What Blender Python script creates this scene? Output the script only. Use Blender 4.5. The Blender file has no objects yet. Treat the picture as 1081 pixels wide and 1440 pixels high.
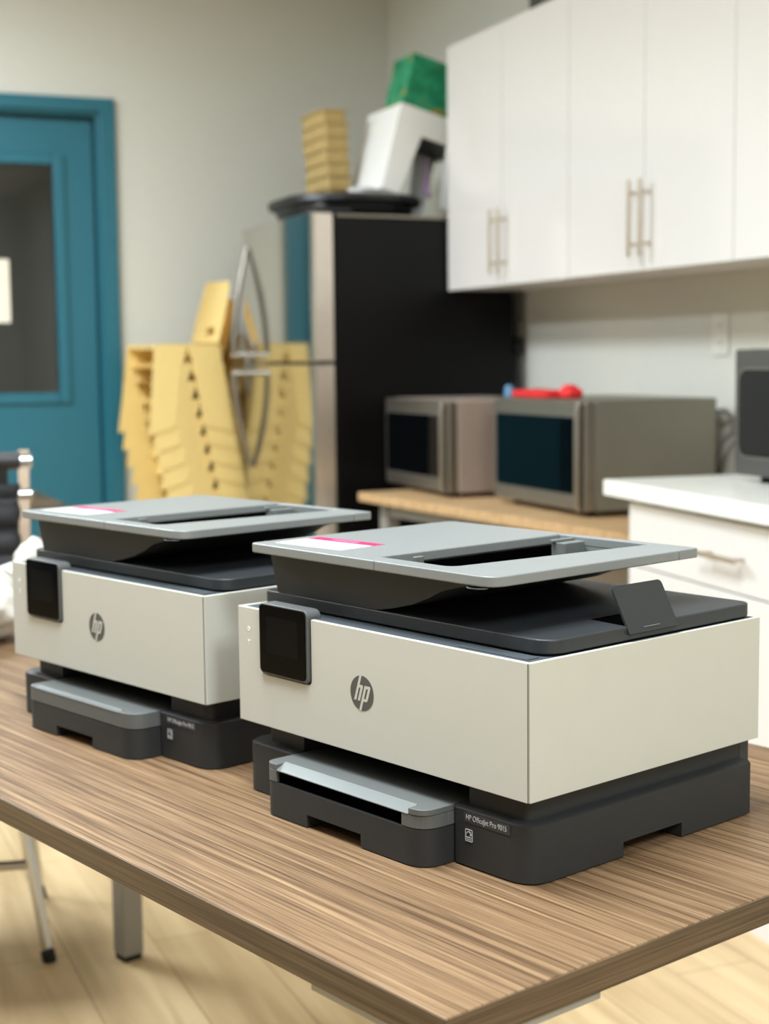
import bpy, bmesh, math, random
from mathutils import Vector, Matrix
random.seed(7)
S = bpy.context.scene
COL = S.collection
PI = math.pi

# ------------------------------------------------------------------ camera
cam_d = bpy.data.cameras.new('camera')
cam = bpy.data.objects.new('camera', cam_d); COL.objects.link(cam)
R_ = Vector((0.9216, -0.3880, -0.0109)); F_ = Vector((0.3849, 0.9172, -0.1023)).normalized()
R_ = (R_ - F_ * R_.dot(F_)).normalized(); U_ = R_.cross(F_)
cam.matrix_world = Matrix(((R_.x, U_.x, -F_.x, 0), (R_.y, U_.y, -F_.y, 0), (R_.z, U_.z, -F_.z, 1.2157), (0, 0, 0, 1)))
cam_d.sensor_fit = 'VERTICAL'; cam_d.sensor_height = 36; cam_d.sensor_width = 27
cam_d.lens = 2103.73 / 1440 * 36
cam_d.dof.use_dof = True; cam_d.dof.focus_distance = 1.40; cam_d.dof.aperture_fstop = 5.6
cam_d.clip_start = 0.05; cam_d.clip_end = 60
S.camera = cam

# ------------------------------------------------------------------ world, lamps, exposure
w = bpy.data.worlds.new('world'); S.world = w; w.use_nodes = True
w.node_tree.nodes['Background'].inputs[0].default_value = (1, .97, .9, 1)
w.node_tree.nodes['Background'].inputs[1].default_value = 0.3
def area(name, loc, sx, sy, power, rot=(0, 0, 0), col=(.88, .975, 1.05)):
    d = bpy.data.lights.new(name, 'AREA'); d.shape = 'RECTANGLE'; d.size = sx; d.size_y = sy
    d.energy = power; d.color = col
    o = bpy.data.objects.new(name, d); COL.objects.link(o); o.location = loc; o.rotation_euler = rot
    return o
area('ceiling_or_fill_lamp', (0.15, 1.35, 2.88), .6, 1.2, 80)
area('ceiling_or_fill_lamp', (-0.15, 4.45, 2.88), .6, 1.2, 82)
area('ceiling_or_fill_lamp', (-1.8, 2.40, 2.88), .6, 1.2, 10)  # unseen fill added to make up for the dark floor at left
area('ceiling_or_fill_lamp', (-1.7, 4.70, 2.88), .6, 1.2, 88)  # unseen fill added to brighten the back wall
area('ceiling_or_fill_lamp', (0.7, -1.3, 2.88), .6, 1.2, 85)
area('far_room_fill', (0.2, 7.6, 2.7), .6, .6, 10.0)  # unseen fill added to lift the room behind the door glass
S.view_settings.view_transform = 'Standard'; S.view_settings.look = 'None'
S.view_settings.gamma = 1; S.view_settings.use_curve_mapping = False
S.view_settings.exposure = 0.32

# ------------------------------------------------------------------ materials
def lin(c):
    return tuple((x / 12.92 if x <= .04045 else ((x + .055) / 1.055) ** 2.4) for x in (v / 255 for v in c))
def mat(name, rgb, rough=.5, metal=0, spec=.5, var=.04, scale=30, bump=0.0, bscale=300, coat=0, aniso=0, emit=0):
    m = bpy.data.materials.new(name); m.use_nodes = True
    nt = m.node_tree; b = nt.nodes['Principled BSDF']
    tc = nt.nodes.new('ShaderNodeTexCoord')
    n = nt.nodes.new('ShaderNodeTexNoise'); n.inputs['Scale'].default_value = scale; n.inputs['Detail'].default_value = 3
    nt.links.new(tc.outputs['Object'], n.inputs['Vector'])
    r = nt.nodes.new('ShaderNodeValToRGB')
    c = lin(rgb)
    r.color_ramp.elements[0].position = .3; r.color_ramp.elements[1].position = .7
    r.color_ramp.elements[0].color = tuple(max(0, v * (1 - var)) for v in c) + (1,)
    r.color_ramp.elements[1].color = tuple(min(1, v * (1 + var)) for v in c) + (1,)
    nt.links.new(n.outputs['Fac'], r.inputs['Fac']); nt.links.new(r.outputs['Color'], b.inputs['Base Color'])
    b.inputs['Roughness'].default_value = rough; b.inputs['Metallic'].default_value = metal
    b.inputs['Specular IOR Level'].default_value = spec; b.inputs['Coat Weight'].default_value = coat; b.inputs['Coat Roughness'].default_value = .28 if coat > .5 else .05
    if bump:
        n2 = nt.nodes.new('ShaderNodeTexNoise'); n2.inputs['Scale'].default_value = bscale; n2.inputs['Detail'].default_value = 2
        nt.links.new(tc.outputs['Object'], n2.inputs['Vector'])
        bp = nt.nodes.new('ShaderNodeBump'); bp.inputs['Strength'].default_value = bump; bp.inputs['Distance'].default_value = .001
        nt.links.new(n2.outputs['Fac'], bp.inputs['Height']); nt.links.new(bp.outputs['Normal'], b.inputs['Normal'])
    return m
def streaks(name, stops, sc, sc2, rough=.45, mix=.45, bump=.08):
    m = bpy.data.materials.new(name); m.use_nodes = True
    nt = m.node_tree; b = nt.nodes['Principled BSDF']; L = nt.links.new
    tc = nt.nodes.new('ShaderNodeTexCoord')
    def noise(s, det, dist=0):
        mp = nt.nodes.new('ShaderNodeMapping'); mp.inputs['Scale'].default_value = s
        L(tc.outputs['Object'], mp.inputs['Vector'])
        n = nt.nodes.new('ShaderNodeTexNoise'); n.inputs['Scale'].default_value = 1; n.inputs['Detail'].default_value = det
        n.inputs['Distortion'].default_value = dist
        L(mp.outputs['Vector'], n.inputs['Vector']); return n
    a = noise(sc, 4, .15); c = noise(sc2, 5, .1)
    mx = nt.nodes.new('ShaderNodeMix'); mx.data_type = 'FLOAT'; mx.inputs['Factor'].default_value = mix
    L(a.outputs['Fac'], mx.inputs['A']); L(c.outputs['Fac'], mx.inputs['B'])
    r = nt.nodes.new('ShaderNodeValToRGB'); cr = r.color_ramp
    while len(cr.elements) < len(stops): cr.elements.new(.5)
    for e, (p, col) in zip(cr.elements, stops): e.position = p; e.color = lin(col) + (1,)
    L(mx.outputs['Result'], r.inputs['Fac']); L(r.outputs['Color'], b.inputs['Base Color'])
    b.inputs['Roughness'].default_value = rough; b.inputs['Specular IOR Level'].default_value = .35
    bp = nt.nodes.new('ShaderNodeBump'); bp.inputs['Strength'].default_value = bump; bp.inputs['Distance'].default_value = .001
    L(mx.outputs['Result'], bp.inputs['Height']); L(bp.outputs['Normal'], b.inputs['Normal'])
    return m
def floor_mat():
    m = bpy.data.materials.new('oak_planks'); m.use_nodes = True
    nt = m.node_tree; b = nt.nodes['Principled BSDF']; L = nt.links.new
    tc = nt.nodes.new('ShaderNodeTexCoord')
    mp = nt.nodes.new('ShaderNodeMapping'); mp.inputs['Rotation'].default_value = (0, 0, PI / 2)
    L(tc.outputs['Object'], mp.inputs['Vector'])
    br = nt.nodes.new('ShaderNodeTexBrick'); br.inputs['Scale'].default_value = 1
    br.inputs['Brick Width'].default_value = 1.2; br.inputs['Row Height'].default_value = .18
    br.inputs['Mortar Size'].default_value = .0015
    br.inputs['Color1'].default_value = lin((220, 195, 152)) + (1,); br.inputs['Color2'].default_value = lin((205, 178, 135)) + (1,)
    br.inputs['Mortar'].default_value = lin((150, 122, 86)) + (1,)
    L(mp.outputs['Vector'], br.inputs['Vector'])
    mp2 = nt.nodes.new('ShaderNodeMapping'); mp2.inputs['Scale'].default_value = (22, 1.6, 1)
    L(tc.outputs['Object'], mp2.inputs['Vector'])
    n = nt.nodes.new('ShaderNodeTexNoise'); n.inputs['Scale'].default_value = 1; n.inputs['Detail'].default_value = 5; n.inputs['Distortion'].default_value = .4
    L(mp2.outputs['Vector'], n.inputs['Vector'])
    r = nt.nodes.new('ShaderNodeValToRGB'); r.color_ramp.elements[0].position = .32; r.color_ramp.elements[1].position = .68
    r.color_ramp.elements[0].color = (.68, .62, .55, 1); r.color_ramp.elements[1].color = (1.0, 1.0, 1.0, 1)
    L(n.outputs['Fac'], r.inputs['Fac'])
    mx = nt.nodes.new('ShaderNodeMix'); mx.data_type = 'RGBA'; mx.blend_type = 'MULTIPLY'; mx.inputs['Factor'].default_value = .9
    L(br.outputs['Color'], mx.inputs['A']); L(r.outputs['Color'], mx.inputs['B']); L(mx.outputs['Result'], b.inputs['Base Color'])
    b.inputs['Roughness'].default_value = .38
    return m
def glass_mat(name):
    m = bpy.data.materials.new(name); m.use_nodes = True
    nt = m.node_tree; b = nt.nodes['Principled BSDF']
    n = nt.nodes.new('ShaderNodeTexNoise'); n.inputs['Scale'].default_value = 8
    r = nt.nodes.new('ShaderNodeValToRGB'); r.color_ramp.elements[0].color = (.72, .73, .72, 1); r.color_ramp.elements[1].color = (.78, .79, .78, 1)
    nt.links.new(n.outputs['Fac'], r.inputs['Fac']); nt.links.new(r.outputs['Color'], b.inputs['Base Color'])
    b.inputs['Transmission Weight'].default_value = 1; b.inputs['Roughness'].default_value = .02; b.inputs['IOR'].default_value = 1.45
    return m
def quartz(name):
    return mat(name, (238, 237, 230), .25, var=.05, scale=60)

M = dict(
    shell=mat('warm_white_plastic', (196, 195, 185), .42, var=.008, bump=.05, bscale=900),
    dark=mat('charcoal_plastic', (44, 45, 45), .5, spec=.35, var=.03, scale=20, bump=.1, bscale=1500),
    darker=mat('dark_slate_plastic', (42, 45, 48), .45, var=.03, bump=.15, bscale=1200),
    deck=mat('slate_plastic', (66, 72, 76), .5, var=.02),
    pit=mat('recess_shade_black', (4, 4, 4), .95, spec=0, var=.05),  # near-black colour stands in for deep shade in slots and recesses
    grey=mat('mid_grey_plastic', (126, 129, 128), .36, spec=.8, var=.015, bump=.12, bscale=1400),
    tray=mat('grey_tray_plastic', (92, 94, 92), .45, var=.02, bump=.08, bscale=1200),
    lip=mat('pale_grey_lip', (106, 110, 108), .4, var=.02),
    bezel=mat('bezel_grey', (88, 89, 88), .4, var=.02),
    glass=mat('black_screen_glass', (4, 4, 5), .05, spec=.06, var=.05),
    lcd=mat('screen_pixels_off', (13, 14, 15), .1, spec=.06, var=.05),
    logo=mat('logo_charcoal', (80, 80, 77), .5, var=.02),
    letter=mat('pale_lettering', (165, 166, 164), .5, var=.01),
    plate=mat('name_plate_dark', (52, 53, 55), .35, var=.02),
    seam=mat('seam_dark_plastic', (120, 118, 108), .6, var=.02),  # darker strip filling the joint between front and side panels
    stick=mat('white_sticker', (194, 190, 189), .5, var=.01), pink=mat('magenta_sticker', (188, 14, 86), .5, var=.03),
    print=mat('sticker_print', (112, 92, 100), .6, var=.02), pinkprint=mat('sticker_print_pale', (214, 120, 160), .6, var=.02),
    lam=streaks('striped_laminate', [(.31, (66, 46, 30)), (.43, (98, 74, 51)), (.52, (124, 98, 71)), (.68, (160, 131, 98))],
                (2.2, 165, 40), (8, 560, 60), mix=.5),
    lame=streaks('striped_laminate_edge', [(.30, (48, 36, 25)), (.45, (78, 62, 44)), (.55, (98, 79, 58)), (.7, (116, 95, 71))],
                 (2.5, 2.5, 260), (9, 9, 900), mix=.4),
    steelpaint=mat('grey_powder_coat', (150, 148, 143), .45, metal=.3, var=.02),
    wall=mat('beige_grey_paint', (208, 207, 197), .8, var=.01, bump=.1, bscale=120),
    walld=mat('low_bounce_grey_paint', (120, 122, 122), .8, var=.01),  # unseen wall made darker to cut the light it bounces back
    ceil=mat('ceiling_white', (225, 223, 214), .9, var=.01),
    teal=mat('teal_paint', (33, 102, 118), .35, var=.02),
    floor=floor_mat(),
    pane=glass_mat('door_glass'), room=mat('far_room_paint', (150, 148, 142), .8, var=.02), roomd=mat('far_room_dark', (40, 42, 46), .8),
    paper=mat('cream_paper', (238, 228, 208), .7, var=.01),
    gloss=mat('white_gloss_laminate', (220, 217, 214), .16, var=.004, coat=.2),
    carc=mat('white_cabinet_board', (222, 219, 216), .35, var=.005),
    nickel=mat('brushed_nickel', (196, 184, 166), .34, metal=1, var=.02),
    beige=mat('satin_beige_metal', (150, 132, 112), .5, metal=.6, var=.02),
    chrome=mat('chrome', (200, 200, 200), .22, metal=1, var=.01),
    steel=mat('stainless_steel', (196, 194, 188), .10, metal=1, var=.02),
    steelb=mat('brushed_steel_edge', (226, 216, 206), .35, metal=1, var=.02),
    blk=mat('black_appliance_enamel', (5, 5, 6), .35, spec=.2, var=.05),
    blkm=mat('black_plastic', (20, 20, 22), .4, var=.05),
    tan=mat('tan_moulded_plastic', (243, 214, 140), .5, var=.02),
    pulp=mat('tan_moulded_pulp', (186, 160, 104), .8, var=.06, bump=.4, bscale=200),
    green=None, white=mat('white_plastic', (244, 244, 241), .4, var=.008),
    mwsteel=mat('microwave_steel', (150, 143, 132), .32, metal=.85, var=.03), mwpink=mat('microwave_case_satin', (176, 160, 150), .45, metal=.3, var=.02), mwgrey=mat('microwave_case_grey', (128, 124, 112), .4, metal=.4, var=.02),
    mwglass=mat('microwave_glass', (4, 6, 8), .05, spec=.22, var=.05),
    mwrim=mat('grey_rim', (120, 116, 110), .35, metal=.5, var=.02),
    mwdark=mat('dark_steel', (88, 86, 84), .35, metal=.6, var=.03),
    red=mat('red_cloth', (232, 42, 44), .7, var=.12, scale=40), blue=mat('blue_plastic', (95, 140, 178), .4),
    outlet=mat('outlet_white', (218, 216, 206), .4, var=.01), cord=mat('grey_cord', (95, 95, 90), .5),
    quartz=quartz('white_quartz'), oak=streaks('oak_laminate', [(.3, (150, 118, 82)), (.5, (190, 156, 114)), (.7, (206, 174, 132))], (40, 2, 20), (150, 5, 20), mix=.4),
    leather=mat('black_leather', (44, 44, 48), .45, var=.06, bump=.2, bscale=200),
    bagm=mat('white_plastic_bag', (218, 215, 206), .35, var=.05, scale=25),
    purple=mat('purple_ribbon', (142, 112, 145), .5), rub=mat('black_rubber', (14, 14, 14), .7),
)
def green_mat():
    m = mat('green_gold_print', (24, 120, 80), .5)
    nt = m.node_tree; b = nt.nodes['Principled BSDF']
    tc = nt.nodes.new('ShaderNodeTexCoord'); n = nt.nodes.new('ShaderNodeTexNoise'); n.inputs['Scale'].default_value = 16; n.inputs['Detail'].default_value = 2
    nt.links.new(tc.outputs['Object'], n.inputs['Vector'])
    r = nt.nodes.new('ShaderNodeValToRGB'); cr = r.color_ramp
    cr.elements[0].position = .40; cr.elements[0].color = lin((18, 128, 88)) + (1,)
    cr.elements[1].position = .55; cr.elements[1].color = lin((40, 160, 116)) + (1,)
    e = cr.elements.new(.60); e.color = lin((96, 130, 70)) + (1,)
    e = cr.elements.new(.66); e.color = lin((170, 140, 48)) + (1,)
    nt.links.new(n.outputs['Fac'], r.inputs['Fac']); nt.links.new(r.outputs['Color'], b.inputs['Base Color'])
    return m
M['green'] = green_mat()

# ------------------------------------------------------------------ helpers
def link(name, bm, m, parent=None, bevel=0, seg=2, smooth=True, ang=35):
    bmesh.ops.recalc_face_normals(bm, faces=bm.faces)
    me = bpy.data.meshes.new(name); bm.to_mesh(me); bm.free()
    me.materials.append(m)
    if smooth:
        for p in me.polygons: p.use_smooth = True
        me.set_sharp_from_angle(angle=math.radians(ang))
    o = bpy.data.objects.new(name, me); COL.objects.link(o)
    if parent: o.parent = parent
    if bevel:
        b = o.modifiers.new('bevel', 'BEVEL'); b.width = bevel; b.segments = seg; b.limit_method = 'ANGLE'; b.angle_limit = math.radians(40)
        b.harden_normals = True
    return o
def NB(): return bmesh.new()
def box(bm, x0, x1, y0, y1, z0, z1, mtx=None):
    vs = [bm.verts.new((x, y, z)) for x in (x0, x1) for y in (y0, y1) for z in (z0, z1)]
    for f in ((0, 1, 3, 2), (4, 6, 7, 5), (0, 4, 5, 1), (2, 3, 7, 6), (0, 2, 6, 4), (1, 5, 7, 3)): bm.faces.new([vs[i] for i in f])
    if mtx: bmesh.ops.transform(bm, matrix=mtx, verts=vs)
    return bm
def prism(bm, pts, axis, lo, hi):
    def P(a, b, h): return {'z': (a, b, h), 'y': (a, h, b), 'x': (h, a, b)}[axis]
    A = [bm.verts.new(P(a, b, lo)) for a, b in pts]; B = [bm.verts.new(P(a, b, hi)) for a, b in pts]
    bm.faces.new(A[::-1]); bm.faces.new(B)
    n = len(pts)
    for i in range(n): bm.faces.new((A[i], A[(i + 1) % n], B[(i + 1) % n], B[i]))
    return bm
def rrect(x0, x1, y0, y1, r, n=8):
    """rounded rectangle; r = one radius or (x0y0, x1y0, x1y1, x0y1)"""
    if not isinstance(r, (tuple, list)): r = (r,) * 4
    out = []
    for (cx, cy, sx, sy, a0), q in zip(((x0, y0, 1, 1, PI), (x1, y0, -1, 1, 1.5 * PI), (x1, y1, -1, -1, 0), (x0, y1, 1, -1, .5 * PI)), r):
        if q <= 0: out.append((cx, cy)); continue
        for i in range(n + 1):
            a = a0 + i / n * PI / 2
            out.append((cx + sx * q + q * math.cos(a), cy + sy * q + q * math.sin(a)))
    return out
def fillet(pts, rs, n=6):
    """round the corners of any polygon"""
    out = []; N = len(pts)
    for i, (p, r) in enumerate(zip(pts, rs)):
        p = Vector(p); a = Vector(pts[i - 1]); b = Vector(pts[(i + 1) % N])
        if r <= 0: out.append(tuple(p)); continue
        d1 = (a - p).normalized(); d2 = (b - p).normalized()
        p1 = p + d1 * r; p2 = p + d2 * r
        for k in range(n + 1):
            t = k / n; q = p1 * (1 - t) ** 2 + p * 2 * t * (1 - t) + p2 * t * t
            out.append(tuple(q))
    return out
def tube(bm, pts, r, n=12, cap=True):
    pts = [Vector(p) for p in pts]; rings = []
    up = None
    for i, p in enumerate(pts):
        t = (pts[min(i + 1, len(pts) - 1)] - pts[max(i - 1, 0)]).normalized()
        if up is None:
            up = Vector((0, 0, 1)) if abs(t.z) < .9 else Vector((1, 0, 0))
        s = t.cross(up).normalized(); up = s.cross(t).normalized()
        rr = r[i] if isinstance(r, (list, tuple)) else r
        rings.append([bm.verts.new(p + (s * math.cos(2 * PI * k / n) + up * math.sin(2 * PI * k / n)) * rr) for k in range(n)])
    for A, B in zip(rings, rings[1:]):
        for k in range(n): bm.faces.new((A[k], A[(k + 1) % n], B[(k + 1) % n], B[k]))
    if cap: bm.faces.new(rings[0][::-1]); bm.faces.new(rings[-1])
    return bm
def thing(name, label, cat, loc=(0, 0, 0), rz=0, group=None, kind=None):
    o = bpy.data.objects.new(name, None); COL.objects.link(o); o.empty_display_size = .1
    o.location = loc; o.rotation_euler = (0, 0, rz)
    return tag(o, label, cat, group, kind)
def tag(o, label=None, cat=None, group=None, kind=None):
    if label: o['label'] = label
    if cat: o['category'] = cat
    if group: o['group'] = group
    if kind: o['kind'] = kind
    return o
def struct(name, bm, m, parent=None, bevel=0):
    o = link(name, bm, m, parent, bevel)
    if not parent: o['kind'] = 'structure'
    return o
def dup(root, loc=None, rz=None, label=None, group=None):
    r = root.copy(); COL.objects.link(r)
    if loc is not None: r.location = loc
    if rz is not None: r.rotation_euler = (0, 0, rz)
    if label: r['label'] = label
    if group: r['group'] = group
    for ch in list(root.children):
        c = ch.copy(); COL.objects.link(c); c.parent = r
        for g in ch.children:
            d = g.copy(); COL.objects.link(d); d.parent = c
    return r

# ------------------------------------------------------------------ the room
WX, WY, CH = 2.62, 6.14, 2.92
struct('floor', box(NB(), -4.6, WX + .1, -3.6, WY + 2.6, -.1, 0), M['floor'])
struct('ceiling', box(NB(), -4.6, WX + .1, -3.6, WY + .12, CH, CH + .1), M['ceil'])
struct('wall_right', box(NB(), WX, WX + .1, -3.5, WY, 0, CH), M['wall'])
struct('wall_left', box(NB(), -4.6, -4.5, -3.6, WY, 0, CH), M['walld'])
struct('wall_near', box(NB(), -4.6, WX + .1, -3.6, -3.5, 0, CH), M['wall'])
DX0, DX1, DT = .25, 1.405, 2.27           # outer edges of the door frame
bm = NB(); box(bm, -4.6, DX0 + .02, WY, WY + .12, 0, CH); box(bm, DX1 - .02, WX + .1, WY, WY + .12, 0, CH); box(bm, DX0 + .02, DX1 - .02, WY, WY + .12, DT - .02, CH)
struct('wall_back', bm, M['wall'])
bm = NB(); box(bm, DX1 + .001, WX - .001, WY - .012, WY, 0, .10); struct('baseboard_back', bm, M['carc'], bevel=.003)
# the teal doorway
bm = NB()
prism(bm, [(DX0, 0), (DX0, DT), (DX1, DT), (DX1, 0), (DX1 - .06, 0), (DX1 - .06, DT - .055), (DX0 + .06, DT - .055), (DX0 + .06, 0)], 'y', WY - .02, WY - .0005)
prism(bm, [(DX0 + .021, 0), (DX0 + .021, DT - .021), (DX1 - .021, DT - .021), (DX1 - .021, 0), (DX1 - .075, 0), (DX1 - .075, DT - .07), (DX0 + .075, DT - .07), (DX0 + .075, 0)], 'y', WY - .0004, WY + .12)
struct('trim_1', bm, M['teal'], bevel=.003)
dx0, dx1, dz1 = DX0 + .085, DX1 - .085, DT - .08
px0, px1, pz0, pz1 = dx0 + .15, 1.16, 1.09, 2.005
YD = WY + .045
bm = NB()
box(bm, dx0, px0 - .03, YD, YD + .045, .01, dz1); box(bm, px1 + .03, dx1, YD, YD + .045, .01, dz1)
box(bm, px0 - .03, px1 + .03, YD, YD + .045, pz1 + .03, dz1); box(bm, px0 - .03, px1 + .03, YD, YD + .045, .01, pz0 - .03)
door = struct('door_1', bm, M['teal'])
bm = NB()
for a in ((px0 - .045, px0, pz0 - .045, pz1 + .045), (px1, px1 + .045, pz0 - .045, pz1 + .045), (px0, px1, pz1, pz1 + .045), (px0, px1, pz0 - .045, pz0)):
    box(bm, a[0], a[1], YD - .012, YD + .02, a[2], a[3])
link('glazing_bead', bm, M['teal'], door, bevel=.006)
link('door_pane', box(NB(), px0 - .01, px1 + .01, YD + .021, YD + .027, pz0 - .01, pz1 + .01), M['pane'], door)
# dim room seen through the glass
struct('wall_beyond', box(NB(), -1.2, 2.6, WY + 2.3, WY + 2.4, 0, CH), M['room'])
struct('wall_beyond_left', box(NB(), .05, .12, WY + .6, WY + 2.3, 0, CH), M['roomd'])
struct('wall_beyond_right', box(NB(), 2.5, 2.6, WY + .121, WY + 2.3, 0, CH), M['room'])
struct('ceiling_beyond', box(NB(), -1.2, 2.6, WY + .121, WY + 2.4, CH + .001, CH + .1), M['room'])
o = link('paper_notice', box(NB(), .775, .975, YD + .0196, YD + .0206, 1.375, 1.628), M['paper'])
tag(o, 'cream paper notice taped to the glass of the teal door', 'paper')

# ------------------------------------------------------------------ printer
def nplate(parent):
    f = bpy.data.curves.new('model_lettering', 'FONT'); f.body = 'HP OfficeJet Pro 9015'; f.size = .0074; f.extrude = .0002
    f.materials.append(M['letter'])
    o = bpy.data.objects.new('model_lettering', f); COL.objects.link(o); o.parent = parent
    dg = bpy.context.evaluated_depsgraph_get()
    me = bpy.data.meshes.new_from_object(o.evaluated_get(dg)); bpy.data.objects.remove(o)
    xs = [v.co.x for v in me.vertices]; sc = .0525 / (max(xs) - min(xs))
    for v in me.vertices:
        v.co = Vector((.3520 + (v.co.x - min(xs)) * sc, .0062 - v.co.z, .0463 + v.co.y))
    o = bpy.data.objects.new('model_lettering', me); COL.objects.link(o); o.parent = parent
    return o
def make_printer(label, loc, rz, short_tray=False):
    t = thing('printer', label, 'printer', loc, rz, 'office printers on the table')
    # ---- base
    base = NB()
    def plan(notch):
        p = fillet([(0, .336), (0, .009), (.087, .009), (.087, .15), (.334, .15), (.334, .007), (.434, .007), (.434, .1345)], [.02, .016, .002, 0, 0, .004, .028, 0])
        if notch: p += [(.400, .1345), (.400, .223), (.434, .223)]
        return p + fillet([(.434, .336)], [0]) + []
    prism(base, plan(True), 'z', .0015, .0155); prism(base, plan(False), 'z', .0155, .0545)
    top = [(a + (.0035 if a < .03 else -.0035 if a > .40 else 0), b + (.0035 if b < .03 else 0)) for a, b in plan(False)]
    A = plan(False); n = len(A)
    va = [base.verts.new((a, b, .0545)) for a, b in A]; vb = [base.verts.new((a, b, .0575)) for a, b in top]
    for i in range(n): base.faces.new((va[i], va[(i + 1) % n], vb[(i + 1) % n], vb[i]))
    base.faces.new(vb)
    b = link('base', base, M['dark'], t, ang=50)
    # ---- neck
    nk = NB()
    prism(nk, fillet([(.021, .333), (.021, .021), (.0875, .021), (.0875, .2), (.3465, .2), (.3465, .016), (.421, .016), (.421, .333)], [0, .012, 0, 0, 0, 0, .014, 0]), 'z', .057, .0835)
    link('neck', nk, M['dark'], t, ang=50)
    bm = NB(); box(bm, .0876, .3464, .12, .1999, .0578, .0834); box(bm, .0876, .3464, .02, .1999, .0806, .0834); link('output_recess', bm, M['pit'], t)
    bm = NB(); box(bm, .03, .419, .3361, .355, .014, .0805); link('rear_panel', bm, M['darker'], t, bevel=.003)
    # ---- paper tray and output tray
    bm = NB(); ty = -.0315
    lo = fillet([(.0875, .149), (.0875, ty), (.158, ty), (.158, ty + .028), (.243, ty + .028), (.243, ty), (.3335, ty), (.3335, .149)], [0, .014, 0, 0, 0, 0, .026, 0])
    hi = fillet([(.0875, .149), (.0875, ty), (.3335, ty), (.3335, .149)], [0, .014, .026, 0])
    prism(bm, lo, 'z', .0012, .0142); prism(bm, hi, 'z', .0142, .0368)
    link('paper_tray', bm, M['dark'], t, ang=50)
    bm = NB()
    if not short_tray:
        op = [(.0875, .149)] + fillet([(.0875, ty)], [0])
        left = fillet([(.0875, .0), (.0875, ty), (.107, ty), (.107, .0)], [0, .013, 0, 0]); right = fillet([(.3028, .0), (.3028, ty), (.3335, ty), (.3335, .0)], [0, 0, .025, 0])
        prism(bm, left, 'z', .0372, .0503); prism(bm, right, 'z', .0372, .0503)
        box(bm, .0875, .3335, .0, .118, .0372, .0503)
        prism(bm, fillet([(.0875, .118), (.0875, ty), (.1075, ty), (.1075, ty + .0125), (.3125, ty + .0125), (.3125, ty), (.3335, ty), (.3335, .118)], [.0, .013, 0, 0, 0, 0, .020, 0]), 'z', .0503, .0566)
        o = link('output_tray', bm, M['tray'], t, ang=50, bevel=.0012)
        bm = NB(); prism(bm, [(ty - .0004, .0500), (ty - .0004, .0508), (ty + .0124, .0572), (ty + .0124, .0500)], 'x', .1076, .3124)
        link('tray_lip', bm, M['lip'], o)
        link('tray_mouth', box(NB(), .1071, .3027, ty + .004, -.0001, .0369, .0502), M['pit'], o)  # black block stands in for the shade inside the tray opening
    else:
        prism(bm, fillet([(.0875, .118), (.0875, ty), (.3335, ty), (.3335, .118)], [.0, .013, .025, 0]), 'z', .0372, .0566)
        o = link('output_tray', bm, M['tray'], t, ang=50, bevel=.0012)
        bm = NB(); prism(bm, [(ty - .0006, .0555), (ty + .0075, .0576), (ty + .0085, .0565), (ty + .001, .0555)], 'x', .1075, .3025)
        link('tray_lip', bm, M['lip'], o)
    # ---- name plate, energy emblem
    bm = NB(); prism(bm, rrect(.3487, .4085, .0436, .0533, .0015), 'y', .0064, .0072); pl = link('name_plate', bm, M['plate'], t)
    nplate(pl)
    bm = NB()
    x0, x1, z0, z1, q = .3505, .3598, .0255, .0372, .0007
    for a in ((x0, x1, z1 - q, z1), (x0, x1, z0, z0 + q), (x0, x0 + q, z0, z1), (x1 - q, x1, z0, z1), (x0 + .001, x1 - .001, z0 + .0036, z0 + .0042)): box(bm, a[0], a[1], .0062, .0072, a[2], a[3])
    arc = [(x0 + .0012 + .0066 * k / 10, z0 + .0062 + .0028 * math.sin(PI * k / 10)) for k in range(11)]
    prism(bm, arc + [(a, b + .0007 + .0006 * math.sin(PI * i / 10)) for i, (a, b) in reversed(list(enumerate(arc)))], 'y', .0062, .0072)
    for k in range(4): box(bm, x0 + .0016 + k * .0016, x0 + .0026 + k * .0016, .0062, .0072, z0 + .0014, z0 + .0027)
    prism(bm, [(x0 + .0058, z0 + .0052), (x0 + .0083, z0 + .0064), (x0 + .0062, z0 + .0072)], 'y', .0062, .0072)
    link('energy_emblem', bm, M['letter'], t, smooth=False)
    # ---- white shell
    bz0, bz1 = .081, .2077
    pts = [(0, bz0), (.4362, bz0), (.4362, bz1), (.1290, bz1)] + [(.1290, .1445)] + [(.1290 - .0055 + .0055 * math.cos(a), .1436 - .0055 * math.sin(a)) for a in [k * PI / 12 for k in range(1, 7)]] \
        + [(.0455 - .0055 * math.sin(a), .1436 - .0055 * math.cos(a)) for a in [k * PI / 12 for k in range(0, 7)]] + [(.0400, bz1), (0, bz1)]
    bm = NB(); prism(bm, pts, 'y', 0, .005); fp = link('front_panel', bm, M['shell'], t, bevel=.0007)
    link('side_panel', box(NB(), .4345, .439, .0012, .342, bz0, bz1), M['shell'], t, bevel=.0008)
    link('side_panel', box(NB(), 0, .0045, .0055, .342, bz0, bz1), M['shell'], t, bevel=.0008)
    link('body', box(NB(), .0046, .4344, .0051, .341, .0836, .2068), M['deck'], t)
    link('seam', box(NB(), .4346, .4372, .0004, .0046, bz0 + .001, bz1 - .001), M['seam'], t)
    link('deck_latch', box(NB(), .335, .425, .0125, .028, .2069, .2078), M['deck'], t, bevel=.0006)
    # ---- logo
    R = .0178; cx, cz = .2103, .1439
    bm = NB(); prism(bm, [(cx + R * math.cos(2 * PI * k / 64), cz + R * math.sin(2 * PI * k / 64)) for k in range(64)], 'y', -.0003, .0004); lg = link('logo_disc', bm, M['logo'], t)
    bm = NB()
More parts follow.
